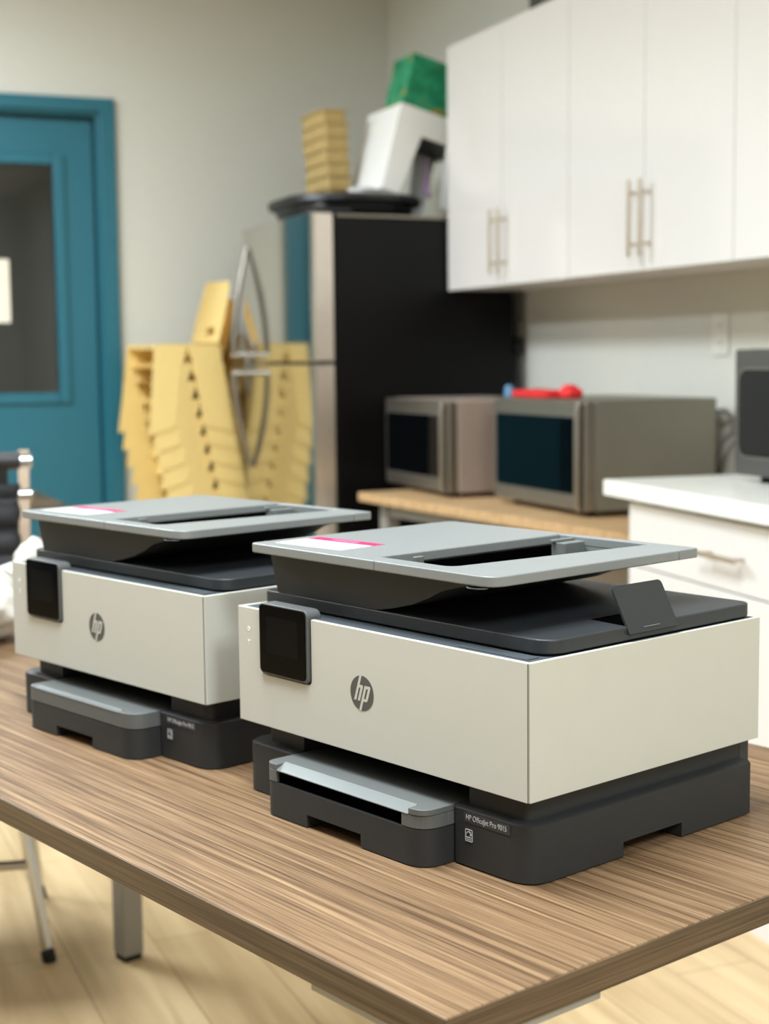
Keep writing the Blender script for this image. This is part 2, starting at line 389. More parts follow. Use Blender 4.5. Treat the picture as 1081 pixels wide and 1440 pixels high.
    def sl(pp): prism(bm, [(cx + R * (x + .34 * y), cz + R * y) for x, y in pp], 'y', -.00045, .0003)
    sl([(-.52, -.45), (-.34, -.45), (-.34, 1.02), (-.52, .97)])
    sl([(-.34, .46), (-.34, .30), (-.20, .30), (-.20, -.45), (-.02, -.45), (-.02, .36), (-.06, .43), (-.13, .46)])
    sl([(.10, -.97), (.28, -1.02), (.28, .46), (.10, .46)])
    sl([(.28, .46), (.28, .30), (.44, .30), (.44, -.30), (.28, -.30), (.28, -.45), (.52, -.45), (.59, -.41), (.62, -.34), (.62, .36), (.58, .43), (.52, .46)])
    link('logo_letters', bm, M['shell'], lg, smooth=False)
    # ---- control screen
    bm = NB(); prism(bm, rrect(.0425, .1265, .1395, .2165, (.006, .006, .008, .006)), 'y', -.0025, .016)
    cs = link('control_screen', bm, M['bezel'], t, bevel=.0012)
    bm = NB(); prism(bm, rrect(.0440, .1235, .1420, .2150, (.005, .005, .005, .005)), 'y', -.0036, -.0026); gl = link('screen_glass', bm, M['glass'], cs)
    link('display', box(NB(), .0568, .1115, -.0038, -.0037, .1635, .2030), M['lcd'], cs)
    # ---- power and wifi icons
    bm = NB(); n = 20
    for k in range(n):
        a, c = 2 * PI * k / n, 2 * PI * (k + 1) / n
        prism(bm, [(.0195 + r * math.cos(q), .1842 + r * 1.15 * math.sin(q)) for r, q in ((.0014, a), (.0021, a), (.0021, c), (.0014, c))], 'y', -.0004, .0003)
    link('power_button', bm, M['white'], t)
    bm = NB()
    for dz, wd in ((0, .0006), (.0013, .0014), (.0026, .0022)): box(bm, .0200 - wd, .0200 + wd, -.0004, .0003, .1685 + dz, .1692 + dz)
    box(bm, .0196, .0204, -.0004, .0003, .1665, .1680)
    link('wireless_icon', bm, M['white'], t)
    # ---- scanner lid
    bm = NB(); prism(bm, rrect(.0035, .4335, .031, .339, (.012, .022, .016, .012)), 'z', .2085, .2225); ld = link('scanner_lid', bm, M['darker'], t, bevel=.0018)
    bm = NB(); prism(bm, [(.384, .143), (.431, .139), (.431, .21), (.384, .206)], 'z', .2224, .2228); link('stop_recess_shade', bm, M['pit'], ld)  # flat black patch on the lid paints the shade of a shallow recess
    # the paper stop, swung up on the right edge
    bm = NB(); W = .0725
    prism(bm, rrect(0, W, 0, .0485, (.001, .001, .005, .005)), 'x', -.0012, .0012)
    bmesh.ops.transform(bm, matrix=Matrix.Translation((.4362, .1385, .2148)) @ Matrix.Rotation(math.radians(-28), 4, 'Y'), verts=bm.verts)
    st = link('paper_stop', bm, M['dark'], t)
    bm = NB(); box(bm, .0016, .0019, .022, .046, .0045, .0050); bmesh.ops.transform(bm, matrix=Matrix.Translation((.4362, .1385, .2148)) @ Matrix.Rotation(math.radians(-28), 4, 'Y'), verts=bm.verts)
    link('stop_mark', bm, M['grey'], st)
    # ---- feeder body
    low = [(.372, .2665), (.345, .2640), (.319, .2590), (.2944, .2525), (.2741, .2429), (.250, .2340), (.2215, .2270), (.205, .2240), (.195, .2226)]
    full = [(.0325, .2226), (.019, .2665)] + low
    cut = [(.0325, .2226), (.019, .2665), (.2025, .2665), (.2035, .236), (.235, .236), (.264, .2425), (.300, .2585), (.3045, .2665)] + low
    bm = NB(); prism(bm, full, 'y', .031, .0365); prism(bm, cut, 'y', .0365, .300); prism(bm, full, 'y', .300, .308)
    link('feeder_body', bm, M['dark'], t)
    # ---- feeder cover and input tray
    z0, z1, y0, y1 = .2668, .2772, .0095, .3105
    bm = NB(); prism(bm, fillet([(.0125, y1), (.0125, y0), (.2187, y0), (.2187, .0335), (.2005, .0335), (.2005, y1)], [.012, .006, 0, 0, 0, 0]), 'z', z0, z1)
    cv = link('feeder_cover', bm, M['grey'], t, bevel=.0016)
    bm = NB(); prism(bm, fillet([(.2192, y0), (.3845, y0), (.3845, .2788), (.329, .2788), (.305, .0335), (.2192, .0335)], [0, .022, 0, .0, .012, 0]), 'z', z0, z1)
    it = link('input_tray', bm, M['grey'], t, bevel=.0016)
    bm = NB(); prism(bm, fillet([(.2010, y1), (.2010, .2985), (.3305, .2985), (.329, .2793), (.3845, .2793), (.3845, y1)], [0, 0, .004, 0, 0, .004]), 'z', z0, z1)
    link('tray_extension', bm, M['grey'], t, bevel=.0014)
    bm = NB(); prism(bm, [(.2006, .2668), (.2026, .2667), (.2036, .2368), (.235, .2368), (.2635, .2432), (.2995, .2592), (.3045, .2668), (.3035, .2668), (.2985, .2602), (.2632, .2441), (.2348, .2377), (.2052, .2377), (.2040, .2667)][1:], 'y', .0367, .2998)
    link('tray_slot', bm, M['pit'], it)  # lining coloured black for the slot's deep shade
    bm = NB(); prism(bm, [(.2036, .2668), (.2046, .2378), (.2348, .2378), (.2632, .2442), (.2985, .2603), (.304, .2668)], 'y', .2985, .2997); link('tray_back_wall', bm, M['grey'], it)
    bm = NB(); prism(bm, rrect(.222, .243, .262, .296, .003), 'z', .2375, .2735); prism(bm, rrect(.224, .230, .258, .294, .002), 'z', .2735, .2765)
    link('paper_guide', bm, M['lip'], it, bevel=.001)
    bm = NB(); prism(bm, rrect(.2255, .2300, .055, .068, .002), 'z', .2370, .2772); link('paper_guide', bm, M['lip'], it, bevel=.001)
    bm = NB(); pts = [(.362 + .012 * math.cos(a), .014 + .010 * math.sin(a), .2655) for a in [PI + k * PI / 8 for k in range(9)]]; tube(bm, pts, .0007, 6); link('finger_rib', bm, M['darker'], it)
    # ---- sticker
    mt = Matrix.Translation((.0335, .0265, .2773)) @ Matrix.Rotation(math.radians(4.0), 4, 'Z')
    bm = NB(); box(bm, 0, .1035, 0, .0665, 0, .00025, mt); sk = link('sticker', bm, M['stick'], t, smooth=False)
    bm = NB(); box(bm, 0, .1035, .048, .0665, .0002, .0004, mt); link('sticker_band', bm, M['pink'], sk, smooth=False)
    bm = NB()
    for k in range(5): box(bm, .006 + .002 * (k % 2), .060 - .006 * (k % 3), .008 + k * .0075, .0098 + k * .0075, .0002, .0004, mt)
    for k in range(3): box(bm, .068, .095 - .004 * k, .014 + k * .009, .0158 + k * .009, .0002, .0004, mt)
    link('sticker_print', bm, M['print'], sk, smooth=False)
    bm = NB(); rr = random.Random(3)
    x = .032
    while x < .072:
        wd = rr.uniform(.002, .005); box(bm, x, x + wd, .054, .0605, .0003, .0005, mt); x += wd + .0014
    link('sticker_print', bm, M['pinkprint'], sk, smooth=False)
    return t
ANG = math.radians(-71.88)
make_printer('white and charcoal printer with its paper stop flap raised, nearest the table corner', (.4787, 1.5593, .74), ANG)
p2 = make_printer('white and charcoal printer standing behind the nearer one, at the left of the photo', (.3114, 2.048, .74), ANG + .033, True)
p2.rotation_euler.z = math.radians(-70.0)

# ------------------------------------------------------------------ work table under the printers
tx, ty_ = .4787 + .3109 * .5765 + .9504 * -.2314, 1.5593 - .9504 * .5765 + .3109 * -.2314
tb = thing('work_table', 'long table with striped brown laminate top and grey steel legs carrying both printers', 'table', (tx, ty_, 0), ANG + math.radians(-1.4))
TL, TW, TT = 1.87, .80, .026
bm = NB(); box(bm, -TL + .002, -.002, .002, TW - .002, .74 - TT, .74); link('tabletop', bm, M['lam'], tb, bevel=.0012)
for a in ((-TL + .002, -.002, 0, .002), (-TL + .002, -.002, TW - .002, TW), (-TL, -TL + .002, 0, TW), (-.002, 0, 0, TW)):
    link('edge_band', box(NB(), a[0], a[1], a[2], a[3], .74 - TT, .7396), M['lame'], tb, bevel=.0008)
LG = .045
for sx in (0, 1):
    for sy in (0, 1):
        x0 = -TL + .0 if sx else -LG - .004; y0 = .006 if not sy else TW - LG - .004
        if not sx: x0 = -LG - .012
        else: x0 = -TL + .002
        l = link('leg', box(NB(), x0, x0 + LG, y0 + .004, y0 + .004 + LG, .012, .74 - TT - .008), M['steelpaint'], tb, bevel=.002)
        link('foot', box(NB(), x0 + .003, x0 + LG - .003, y0 + .007, y0 + LG + .001, 0, .0119), M['rub'], l)
        w_ = .165
        xa, xb = (-w_ - .004, -.004) if not sx else (-TL + .004, -TL + .004 + w_)
        ya, yb = (.004, .004 + w_) if not sy else (TW - .004 - w_, TW - .004)
        link('leg_plate', box(NB(), xa, xb, ya, yb, .74 - TT - .008, .74 - TT - .0002), M['steelpaint'], tb, bevel=.001)
for y in (.13, TW - .16):
    link('rail', box(NB(), -TL + .18, -.18, y, y + .03, .74 - TT - .03, .74 - TT - .0002), M['steelpaint'], tb)

# ------------------------------------------------------------------ refrigerator
FX, FY0, FY1 = 1.78, 4.865, 5.64
fr = thing('refrigerator', 'stainless-front black-sided refrigerator in the corner beside the upper cabinets', 'refrigerator', (2.2, 5.25, 0))
def off(o, root): o.location = Vector(o.location) - Vector(root.location); return o
def part(name, bm, m, root, **k):      # geometry given in world coordinates, root has no rotation
    bmesh.ops.translate(bm, vec=-Vector(root.location), verts=bm.verts)
    p = root
    return link(name, bm, m, p, **k)
part('body', box(NB(), FX + .088, 2.56, FY0, FY1, .03, 1.70), M['blk'], fr, bevel=.008)
part('kick_grille', box(NB(), FX + .06, FX + .0875, FY0 + .01, FY1 - .01, 0, .10), M['blkm'], fr)
def fdoor(name, z0, z1):
    bm = NB(); prism(bm, fillet([(FX, FY0), (FX + .08, FY0), (FX + .08, FY1), (FX, FY1)], [.01, .004, .004, .01]), 'z', z0, z1)
    d = part(name, bm, M['steel'], fr, bevel=.004)
    bm = NB(); box(bm, FX + .012, FX + .079, FY0 - .0015, FY0 - .0001, z0 + .004, z1 - .004); bmesh.ops.translate(bm, vec=-Vector(fr.location), verts=bm.verts)
    link('door_edge', bm, M['steelb'], d)
    return d
fz = fdoor('freezer_door', 1.206, 1.715); rd = fdoor('refrigerator_door', .11, 1.196)
def handle(za, zb, door):              # bowed tube: meets the door at za, stands off at zb
    bm = NB(); pts = []
    for k in range(17):
        t = k / 16; pts.append((FX - .004 - .06 * math.sin(t * PI / 2) ** 1.0, FY1 - .07 + 0 * t, za + (zb - za) * t))
    pts.append((FX - .066, FY1 - .07, zb)); tube(bm, pts, [.008 + .004 * min(1, k / 6) for k in range(18)], 12)
    bmesh.ops.translate(bm, vec=-Vector(fr.location), verts=bm.verts)
    h = link('handle', bm, M['mwsteel'], door)
    bm = NB(); tube(bm, [(FX - .074, FY1 - .07, zb), (FX + .002, FY1 - .07, zb)], .012, 12); bmesh.ops.translate(bm, vec=-Vector(fr.location), verts=bm.verts)
    link('handle_bracket', bm, M['chrome'], door)
handle(1.645, 1.235, fz); handle(.80, 1.165, rd)
part('hinge_cover', box(NB(), FX + .02, FX + .16, FY0 + .02, FY0 + .10, 1.7155, 1.735), M['blkm'], fr, bevel=.006)
part('top_edge_glint', box(NB(), FX + .10, 2.55, FY0 + .0, FY0 + .03, 1.7002, 1.712), M['mwsteel'], fr, bevel=.004)  # pale steel strip stands in for light caught on the top edge

# things on the refrigerator
def lathe_rr(bm, x0, x1, y0, y1, prof, r, n=8):
    rings = []
    for d, z in prof: rings.append([bm.verts.new((a, b, z)) for a, b in rrect(x0 + d, x1 - d, y0 + d, y1 - d, max(.004, r - d), n)])
    for A, B in zip(rings, rings[1:]):
        k = len(A)
        for i in range(k): bm.faces.new((A[i], A[(i + 1) % k], B[(i + 1) % k], B[i]))
    bm.faces.new(rings[0][::-1]); bm.faces.new(rings[-1]); return bm
bp = thing('roasting_tray', 'long black tray with rounded rim lying on top of the refrigerator', 'tray', (2.1, 5.2, 1.716))
part('pan', lathe_rr(NB(), 1.80, 2.285, 4.95, 5.50, [(.06, 1.7185), (.02, 1.732), (.006, 1.775), (.012, 1.790)], .20), M['blkm'], bp)
part('rim', lathe_rr(NB(), 1.785, 2.30, 4.935, 5.515, [(.01, 1.762), (0, 1.772), (.003, 1.790), (.02, 1.797)], .21), M['blkm'], bp)
o = link('small_dish', lathe_rr(NB(), 2.0, 2.10, 5.02, 5.12, [(.03, 1.7985), (.008, 1.806), (.0, 1.822), (.006, 1.823), (.02, 1.812)], .05), M['white'])
tag(o, 'small white dish on the black tray above the refrigerator', 'dish')
# seven nested moulded trays
proto = None
ords = ['topmost', 'second from top', 'third from top', 'fourth from top', 'fifth from top', 'sixth from top', 'bottom']
for k in range(7):
    z = 1.7985 + .0465 * k
    if proto is None:
        bm = NB()
        prof = [(.012, .0), (.010, .004), (.010, .038), (0, .040), (0, .0455), (.006, .046)]
        lathe_rr(bm, -.056, .056, -.125, .125, prof, .02)
        proto = link('moulded_tray', bm, M['pulp'], ang=50)
        o = proto
    else:
        o = proto.copy(); COL.objects.link(o)
    o.location = (2.032 - .0030 * k, 5.345 + .003 * math.sin(k * 2.1), z); o.rotation_euler = (0, 0, math.radians(1.5 * math.sin(k * 1.7)))
    tag(o, f'tan moulded tray, {ords[6 - k]} of the seven stacked on the refrigerator', 'tray', 'tan trays stacked on the refrigerator')
# white step stool, leaning
ws = thing('step_stool', 'white plastic step stool with arched legs tilted on top of the refrigerator', 'stool', (2.095, 4.99, 1.818))
ws.rotation_euler = (0, math.radians(15.2), 0)
SL, SD, SH = .30, .31, .315
arch = [(0, 0), (.072, 0)] + fillet([(.076, .222), (SL - .06, .222)], [.03, .03]) + [(SL - .056, 0), (SL, 0), (SL, SH), (0, SH)]
bm = NB(); prism(bm, arch, 'y', 0, .012); link('side_panel', bm, M['white'], ws, bevel=.006, seg=3)
bm = NB(); prism(bm, arch, 'y', SD - .012, SD); link('side_panel', bm, M['white'], ws, bevel=.006, seg=3)
link('end_panel', box(NB(), 0, .012, .0121, SD - .0121, 0, SH), M['white'], ws, bevel=.004)
link('end_panel', box(NB(), SL - .012, SL, .0121, SD - .0121, .22, SH), M['white'], ws, bevel=.004)
link('seat', box(NB(), .0121, SL - .0121, .0121, SD - .0121, SH - .014, SH - .0005), M['white'], ws)
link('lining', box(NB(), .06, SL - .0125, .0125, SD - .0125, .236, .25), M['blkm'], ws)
gb = thing('gift_box', 'green box with gold pattern on the white stool above the refrigerator', 'box', (2.095, 4.99, 1.818)); gb.rotation_euler = (0, math.radians(15.2), 0)
link('box_body', box(NB(), .012, .262, .02, .20, SH + .0005, SH + .165), M['green'], gb, bevel=.004)
link('box_lid', box(NB(), .010, .264, .018, .202, SH + .1652, SH + .19), M['green'], gb, bevel=.004)
bm = NB(); tube(bm, [(2.285, 5.02, 1.93), (2.283, 5.015, 1.87), (2.276, 5.01, 1.83), (2.282, 4.99, 1.7925)], [.006, .008, .014, .008], 8)
tag(link('ribbon', bm, M['purple']), 'purple ribbon hanging under the arch of the white stool', 'ribbon')

# ------------------------------------------------------------------ stacked chairs
def make_chair():
    t = thing('stacking_chair', 'x', 'chair', group='tan chairs stacked by the teal door')
    H = .35
    bm = NB(); n = 10; V = []
    for i in range(n + 1):
        x = -.155 + .285 * i / n; row = []
        for j in range(n + 1):
            y = -.125 + .25 * j / n
            z = H - .010 * math.sin(PI * i / n) * math.sin(PI * j / n) - (.02 * max(0, (-.12 - x) / .035) ** 2)
            row.append(bm.verts.new((x, y, z)))
        V.append(row)
    for i in range(n):
        for j in range(n): bm.faces.new((V[i][j], V[i + 1][j], V[i + 1][j + 1], V[i][j + 1]))
    bmesh.ops.solidify(bm, geom=bm.faces[:], thickness=.008)
    link('seat', bm, M['tan'], t)
    bm = NB(); V = []
    for i in range(9):                   # backrest, curving up out of the seat
        q = i / 8; row = []
        x = .128 + .055 * q + .012 * math.sin(q * PI / 2); z = H + .005 + .245 * q
        hw = .122 - .015 * q ** 2 if i < 8 else .098
        for j in range(9):
            y = -hw + 2 * hw * j / 8
            row.append(bm.verts.new((x + .016 * (1 - (2 * j / 8 - 1) ** 2), y, z)))
        V.append(row)
    for i in range(8):
        for j in range(8):
            if i == 1 and 3 <= j <= 4: continue
            bm.faces.new((V[i][j], V[i][j + 1], V[i + 1][j + 1], V[i + 1][j]))
    bmesh.ops.solidify(bm, geom=bm.faces[:], thickness=.009)
    link('backrest', bm, M['tan'], t)
    for s in (-1, 1):
        for nm, poly in (('leg', [(-.150, H - .002), (-.190, .0), (-.075, .03), (-.034, .275), (-.018, .312), (-.012, H - .002)]),
                         ('leg', [(.13, H - .002), (.175, .0), (.045, .03), (.014, .275), (-.006, .312), (-.0118, H - .002)])):
            bm = NB()
            fl = lambda z: s * (.125 + (H - z) * .06)
            A = [bm.verts.new((x, fl(z), z)) for x, z in poly]; B = [bm.verts.new((x, fl(z) - s * .0038, z)) for x, z in poly]
            bm.faces.new(A); bm.faces.new(B[::-1]); m_ = len(poly)
            for i in range(m_): bm.faces.new((A[i], A[(i + 1) % m_], B[(i + 1) % m_], B[i]))
            link(nm, bm, M['tan'], t, smooth=False)
    return t
ch = make_chair(); NCH = 14
nth = ['topmost', 'second', 'third', 'fourth', 'fifth', 'sixth', 'seventh', 'eighth', 'ninth', 'tenth', 'eleventh', 'twelfth', 'thirteenth', 'bottom']
for k in range(NCH):                      # k = 0 topmost
    o = ch if k == 0 else dup(ch)
    lev = NCH - 1 - k
    d = Vector((.98, .2, 0))
    o.location = Vector((1.555, 5.83, 0)) + d * (.0160 * k) + Vector((0, 0, .0715 * lev)); o.rotation_euler = (0, 0, math.radians(11))
    o['label'] = f'tan moulded chair, {nth[k]} ' + ('' if k in (0, 13) else 'from the top ') + 'of the stack by the refrigerator'

# ------------------------------------------------------------------ upper cabinets
CX, CZ0, CZ1 = WX - .33, 1.452, 2.292
edges = [4.852, 4.435, 4.000, 3.585, 3.172, 2.76, 2.345, 1.93, 1.515]
clab = ['white gloss wall cabinet next to the refrigerator', 'white gloss wall cabinet with two bar handles, above the steel microwaves',
        'white gloss wall cabinet cut by the right edge of the photo', 'white gloss wall cabinet nearest the camera']
for u in range(3):
    a, m_, b = edges[2 * u], edges[2 * u + 1], edges[2 * u + 2]
    c = thing('wall_cabinet', clab[u], 'cabinet', ((CX + WX) / 2, b, CZ0), group='white wall cabinets')
    part('body', box(NB(), CX + .0195, WX - .001, b + .0005, a - .0005, CZ0, CZ1), M['carc'], c, bevel=.001)
    for ya, yb, hy in ((m_ + .0015, a - .0015, m_ + .028), (b + .0015, m_ - .0015, m_ - .028)):
        d = part('door', box(NB(), CX, CX + .019, ya, yb, CZ0 - .002, CZ1), M['gloss'], c, bevel=.0015)
        bm = NB(); tube(bm, [(CX - .032, hy, CZ0 + .035), (CX - .032, hy, CZ0 + .245)], .006, 12)
        for zz in (CZ0 + .07, CZ0 + .21): tube(bm, [(CX - .032, hy, zz), (CX + .002, hy, zz)], .0045, 10)
        bmesh.ops.translate(bm, vec=-Vector(c.location), verts=bm.verts); link('bar_handle', bm, M['nickel'], d)
o = link('dark_box', box(NB(), CX + .06, WX - .04, 3.85, 4.36, CZ1 + .001, CZ1 + .26), M['mwdark'], bevel=.004)
tag(o, 'dark box standing on top of the white wall cabinets', 'box')

# ------------------------------------------------------------------ outlets and cords
def outlet(yc, label):
    t = thing('wall_outlet', label, 'outlet', (WX, yc, 1.275))
    bm = NB(); prism(bm, rrect(-.04, .04, -.062, .062, .006), 'x', -.006, -.0005); link('cover_plate', bm, M['outlet'], t, bevel=.002)
    for z in (-.026, .026):
        bm = NB(); prism(bm, rrect(-.018, .018, z - .016, z + .016, .008), 'x', -.008, -.0061); s = link('socket', bm, M['outlet'], t)
        bm = NB(); box(bm, -.0085, -.0081, -.008, -.006, z - .005, z + .006); box(bm, -.0085, -.0081, .006, .008, z - .005, z + .006); link('slot', bm, M['blkm'], s)
outlet(3.68, 'white wall outlet on the right, above the white counter')
outlet(4.95, 'white wall outlet half hidden behind the refrigerator')
t = thing('power_cord', 'dark power cord plugged into the outlet beside the refrigerator', 'cord', (WX, 4.90, 1.25))
bm = NB(); prism(bm, rrect(4.885, 4.925, 1.225, 1.285, .008), 'x', WX - .04, WX - .009); part('plug', bm, M['blkm'], t, bevel=.004)
bm = NB(); tube(bm, [(WX - .03, 4.905, 1.228), (WX - .03, 4.895, 1.18), (WX - .028, 4.885, 1.10), (WX - .025, 4.88, .95), (WX - .02, 4.88, .78)], .006, 8); part('cable', bm, M['blkm'], t)

# ------------------------------------------------------------------ wood-topped kitchen table along the wall
A0 = Vector((1.871, 4.69)); A1 = Vector((2.02, 3.275)); dv = (A1 - A0).normalized(); ka = math.atan2(dv.y, dv.x)
kt = thing('side_table', 'oak-topped side table with grey legs under the two steel microwaves', 'table', (A0.x, A0.y, 0), ka)
KL = 1.56; KT = .765
# local x runs from the refrigerator towards the camera, local y towards the wall
def kdepth(): return .60
link('tabletop', box(NB(), 0, KL, 0, .60, KT - .03, KT), M['oak'], kt, bevel=.003)
for x in (.06, KL - .10):
    for y in (.05, .52): link('leg', box(NB(), x, x + .05, y, y + .05, 0, KT - .0305), M['steelpaint'], kt, bevel=.003)
link('rail', box(NB(), .12, KL - .11, .055, .085, KT - .075, KT - .0305), M['steelpaint'], kt)
wb = thing('low_cabinet', 'low white cabinet standing under the oak-topped side table', 'cabinet', (2.2, 4.0, 0))
part('body', box(NB(), 2.06, 2.50, 3.72, 4.42, .02, .60), M['carc'], wb, bevel=.006)
part('plinth', box(NB(), 2.09, 2.48, 3.74, 4.40, 0, .0199), M['blkm'], wb)
part('door', box(NB(), 2.04, 2.059, 3.73, 4.41, .03, .595), M['carc'], wb, bevel=.003)

# ------------------------------------------------------------------ microwaves
def microwave(label, x0, x1, y0, y1, z0, z1, case, face, gw, group=None, rz=0):
    """front faces -x; y0 is the camera side"""
    t = thing('microwave_oven', label, 'microwave', ((x0 + x1) / 2, (y0 + y1) / 2, z0), rz, group)
    H = z1 - z0; L = y1 - y0; hx = (x1 - x0) / 2; hy = L / 2; ft = .014
    link('case', box(NB(), -hx + .035, hx, -hy, hy, ft, H), case, t, bevel=.006)
    d = link('door', box(NB(), -hx, -hx + .0345, -hy, hy, ft + .002, H - .001), face, t, bevel=.006)
    bm = NB(); prism(bm, rrect(-hy + .055, hy - .018, ft + .048, H - .048, gw), 'x', -hx - .0015, -hx + .001); link('door_glass', bm, M['mwglass'], d)
    bm = NB(); tube(bm, [(-hx - .006, -hy + .022, ft + .004), (-hx - .012, -hy + .022, ft + .03), (-hx - .012, -hy + .022, H - .03), (-hx - .006, -hy + .022, H - .004)], .010, 12); link('door_handle', bm, M['mwsteel'] if face is not M['mwdark'] else M['mwdark'], d)
    bm = NB(); prism(bm, rrect(-hy + .051, hy - .014, ft + .044, H - .044, gw + .004), 'x', -hx - .0010, -hx + .0008); link('glass_rim', bm, M['mwrim'], d)
    link('control_panel', box(NB(), -hx - .0019, -hx - .0016, -hy + .065, -hy + .14, ft + .055, H - .055), M['glass'], d)
    for a in (-1, 1):
        for b in (-1, 1):
            bm = NB(); tube(bm, [(a * (hx - .06), b * (hy - .05), 0), (a * (hx - .06), b * (hy - .05), ft + .001)], .014, 12); link('foot', bm, M['rub'], t)
    return t
microwave('steel microwave farther back on the oak top, next to the refrigerator', 2.04, 2.42, 4.33, 4.845, KT, 1.078, M['mwpink'], M['mwsteel'], .012, 'steel microwaves')
m2 = microwave('steel microwave nearer the white counter, red cloth on top', 2.119, 2.556, 3.607, 4.160, KT, 1.092, M['mwgrey'], M['mwsteel'], .012, 'steel microwaves')
bm = NB(); tube(bm, [(2.553, 3.62, 1.05), (2.58, 3.60, 1.055), (2.595, 3.585, 1.03), (2.59, 3.58, .99), (2.57, 3.60, .965), (2.57, 3.63, .90), (2.58, 3.66, .80)], .007, 8)
bmesh.ops.translate(bm, vec=-Vector(m2.location), verts=bm.verts); link('power_cord', bm, M['cord'], m2)
def lump(name, cx, cy, cz, rx, ry, rz_, m, seed, parent=None, amp=.18, n=20):
    bm = NB(); bmesh.ops.create_uvsphere(bm, u_segments=n, v_segments=n // 2, radius=1)
    rr = random.Random(seed); ph = [rr.uniform(0, 6) for _ in range(9)]
    for v in bm.verts:
        p = v.co
        k = 1 + amp * (math.sin(4 * p.x + ph[0]) * math.sin(3 * p.y + ph[1]) + .5 * math.sin(9 * p.y + ph[2]) * math.sin(8 * p.z + ph[3]))
        z = p.z * k
        v.co = Vector((cx + rx * p.x * k, cy + ry * p.y * k, cz + rz_ * (1 + max(-1, z))))
    return link(name, bm, m, parent, ang=180)
rc = thing('red_cloth', 'bright red folded cloth lying on the nearer steel microwave', 'cloth', (2.22, 3.975, 1.0925))
bm = NB(); lathe_rr(bm, -.06, .06, -.07, .16, [(.004, 0), (0, .006), (0, .022), (.012, .028)], .02)
for v in bm.verts: v.co.z *= 1 + .25 * math.sin(v.co.y * 40) + .15 * math.sin(v.co.x * 60 + 1)
link('fold', bm, M['red'], rc, ang=60)
bm = NB(); lathe_rr(bm, -.03, .03, -.145, -.092, [(.008, 0), (0, .008), (0, .026), (.012, .034)], .02)
for v in bm.verts: v.co.z *= 1 + .2 * math.sin(v.co.y * 70 + 2)
link('fold', bm, M['red'], rc, ang=60)
bm = NB(); lathe_rr(bm, -.02, .02, -.0915, -.0705, [(.004, 0), (0, .004), (0, .016), (.004, .02)], .008); link('fold', bm, M['red'], rc, ang=60)
bm = NB(); tube(bm, [(2.36, 4.52, 1.0785), (2.36, 4.52, 1.105), (2.36, 4.52, 1.12)], [.017, .017, .011], 16)
tag(link('bottle_cap', bm, M['blue']), 'small blue cap standing on the microwave by the refrigerator', 'cap')

# ------------------------------------------------------------------ white drawer unit with quartz top
q0 = Vector((1.9153, 3.169)); q1 = Vector((1.8477, 2.43)); dq = (q1 - q0).normalized(); qa = math.atan2(dq.y, dq.x)
QL, QD = 1.55, .62
qt = thing('quartz_worktop', 'thick white quartz worktop on the white drawer unit at right', 'worktop', (q0.x, q0.y, 0), qa)
link('slab', box(NB(), 0, QL, 0, QD, .876, .914), M['quartz'], qt, bevel=.003)
link('front_edge', box(NB(), .0005, QL, -.0015, -.0001, .8765, .9125), M['quartz'], qt)
du = thing('drawer_unit', 'white drawer unit with nickel bar handles beneath the quartz worktop', 'cabinet', (q0.x, q0.y, 0), qa)
link('body', box(NB(), .082, QL - .02, .045, QD - .02, .0, .8755), M['carc'], du, bevel=.001)
for x0, x1 in ((.085, .80), (.804, QL - .024)):
    for z0, z1 in ((.715, .862), (.40, .711), (.10, .396)):
        d = link('drawer', box(NB(), x0, x1, .026, .0445, z0, z1), M['carc'], du, bevel=.0015)
        xc = (x0 + x1) / 2 + .10; zc = (z0 + z1) / 2 if z1 - z0 < .2 else z1 - .07
        bm = NB(); tube(bm, [(xc - .085, -.006, zc), (xc + .085, -.006, zc)], .006, 12)
        for s in (-.064, .064): tube(bm, [(xc + s, -.006, zc), (xc + s, .027, zc)], .0045, 10)
        link('bar_handle', bm, M['nickel'], d)
link('plinth', box(NB(), .083, QL - .021, .03, .0449, 0, .099), M['carc'], du)
microwave('black microwave on the white quartz worktop at the right edge', 2.150, 2.52, 2.42, 2.966, .9142, 1.228, M['blkm'], M['mwdark'], .03)

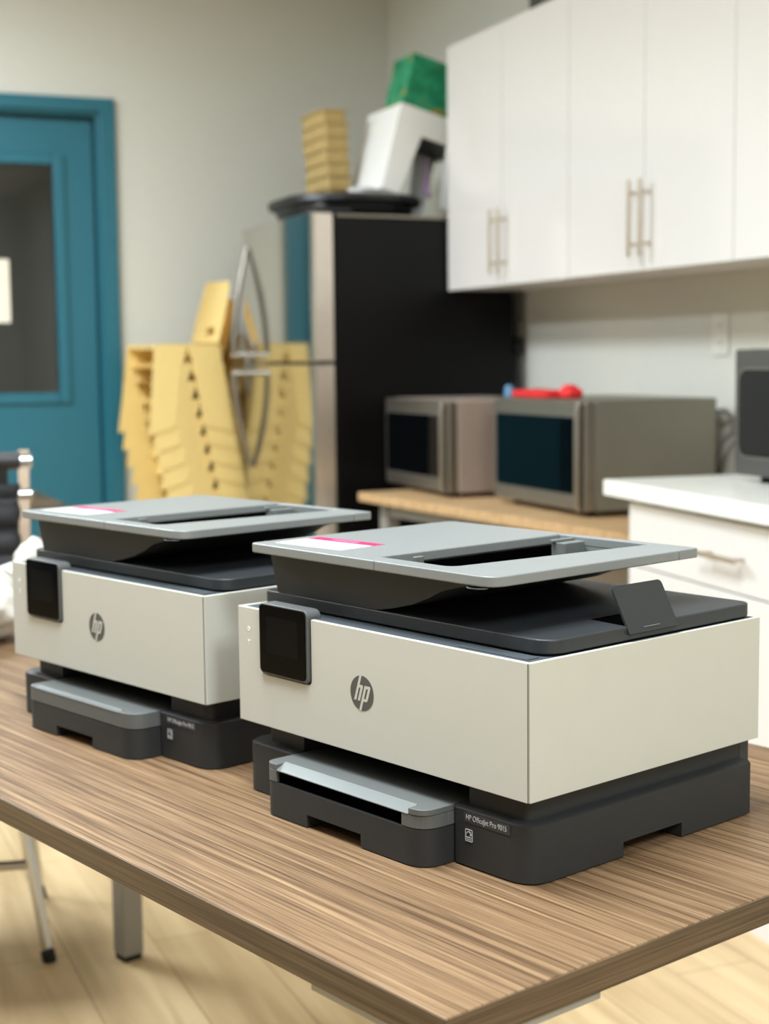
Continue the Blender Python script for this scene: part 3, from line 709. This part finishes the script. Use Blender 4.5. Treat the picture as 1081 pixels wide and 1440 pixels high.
# ------------------------------------------------------------------ left side: far table, guest chair, bag
ft = thing('far_table', 'far grey-brown laminate table behind the black ribbed chair', 'table', (-.7, 5.0, 0))
part('tabletop', box(NB(), -1.2, .95, 4.86, 5.62, .71, .74), M['lame'], ft, bevel=.002)
for x in (-1.1, .85):
    for y in (4.92, 5.5): part('leg', box(NB(), x, x + .05, y, y + .05, 0, .7095), M['steelpaint'], ft)
def guest_chair():
    # local: seat front towards -y (the camera), back at +y
    t = thing('guest_chair', 'black ribbed leather chair with chrome frame at the end of the table', 'chair', (.281, 3.243, 0), math.radians(-12.3))
    hw = .22
    bm = NB()
    prof = []
    for k in range(9):
        z0 = .50 + k * .052; prof.append(z0)
    def back_y(z): return .16 + .12 * (z - .45) + .06 * ((z - .45) / .5) ** 2
    V = []
    N = 72
    for i in range(N + 1):
        z = .47 + .47 * i / N; b = abs(math.sin((z - .47) / .062 * PI)) ** .6 * .014
        V.append([(-hw, back_y(z), z, 0), (hw, back_y(z), z, 0), b])
    F = [[bm.verts.new((x, back_y(.47 + .47 * i / N) - V[i][2] * min(1, (hw - abs(x)) / .02 + .3), .47 + .47 * i / N)) for x in (-hw, -hw + .02, 0, hw - .02, hw)] for i in range(N + 1)]
    for i in range(N):
        for j in range(4): bm.faces.new((F[i][j], F[i][j + 1], F[i + 1][j + 1], F[i + 1][j]))
    bmesh.ops.solidify(bm, geom=bm.faces[:], thickness=-.012)
    link('backrest', bm, M['leather'], t, ang=60)
    bm = NB(); tube(bm, [(-hw, back_y(1.0), .99), (hw, back_y(1.0), .99)], .021, 16); link('headrest_roll', bm, M['leather'], t)
    link('upper_panel', box(NB(), -hw + .03, hw - .03, back_y(.96) + .002, back_y(.96) + .012, .935, .985), M['blkm'], t)
    bm = NB(); F = [[bm.verts.new((x, -.26 + .42 * i / N, .455 + abs(math.sin((i / N * .42) / .062 * PI)) ** .6 * .016 - .01 * math.sin(PI * i / N))) for x in (-hw, 0, hw)] for i in range(N + 1)]
    for i in range(N):
        for j in range(2): bm.faces.new((F[i][j], F[i][j + 1], F[i + 1][j + 1], F[i + 1][j]))
    bmesh.ops.solidify(bm, geom=bm.faces[:], thickness=-.03)
    link('seat', bm, M['leather'], t, ang=60)
    for s in (-1, 1):
        bm = NB(); pts = [(s * (hw + .006), -.26, .452), (s * (hw + .006), .10, .445), (s * (hw + .006), .155, .47)] + [(s * (hw + .006), back_y(z), z) for z in (.55, .65, .75, .85, .95, 1.01)]
        for a, b in zip(pts, pts[1:]):
            a = Vector(a); b = Vector(b); d = (b - a); L = d.length
            q = d.to_track_quat('Z', 'X').to_matrix().to_4x4()
            box(bm, -.012, .012, -.005, .005, -.004, L + .004, Matrix.Translation(a) @ q @ Matrix.Rotation(PI / 2 if abs(d.z) < .3 * L else PI / 2, 4, 'Z'))
        sf = link('side_frame', bm, M['beige'], t, smooth=False)
        for z in (.99, .915):
            bm = NB(); tube(bm, [(s * (hw - .004), back_y(z), z), (s * (hw + .024), back_y(z), z)], .017 if z > .95 else .013, 16); link('end_cap', bm, M['chrome'], sf)
        for f, (ya, yb) in (('front', (-.16, -.21)), ('rear', (.08, .172))):
            bm = NB(); xf = hw + (.05 if f == 'front' else .016)
            tube(bm, [(s * (hw - .02), ya, .44), (s * (xf - .004), yb, .03)], .0125, 14); lg = link('leg', bm, M['chrome'], t)
            bm = NB(); tube(bm, [(s * (xf - .004), yb, .022), (s * xf, yb, 0)], .0145, 14); link('foot', bm, M['rub'], lg)
    bm = NB(); tube(bm, [(-hw - .018, -.191, .20), (hw + .018, -.191, .20)], .010, 12); link('stretcher', bm, M['chrome'], t)
    return t
guest_chair()
bg = thing('plastic_bag', 'crumpled white plastic bag on the table behind the left printer', 'bag', (.37, 2.60, .7405))
lump('bag_body', -.035, .0, 0, .075, .10, .062, M['bagm'], 12, bg, .16, 40)
lump('tied_top', .075, .085, .10, .030, .035, .030, M['bagm'], 5, bg, .22, 28)
bm = NB(); tube(bm, [(.02, .04, .09), (.05, .065, .11), (.07, .08, .13)], [.035, .02, .016], 14); link('bag_neck', bm, M['bagm'], bg)
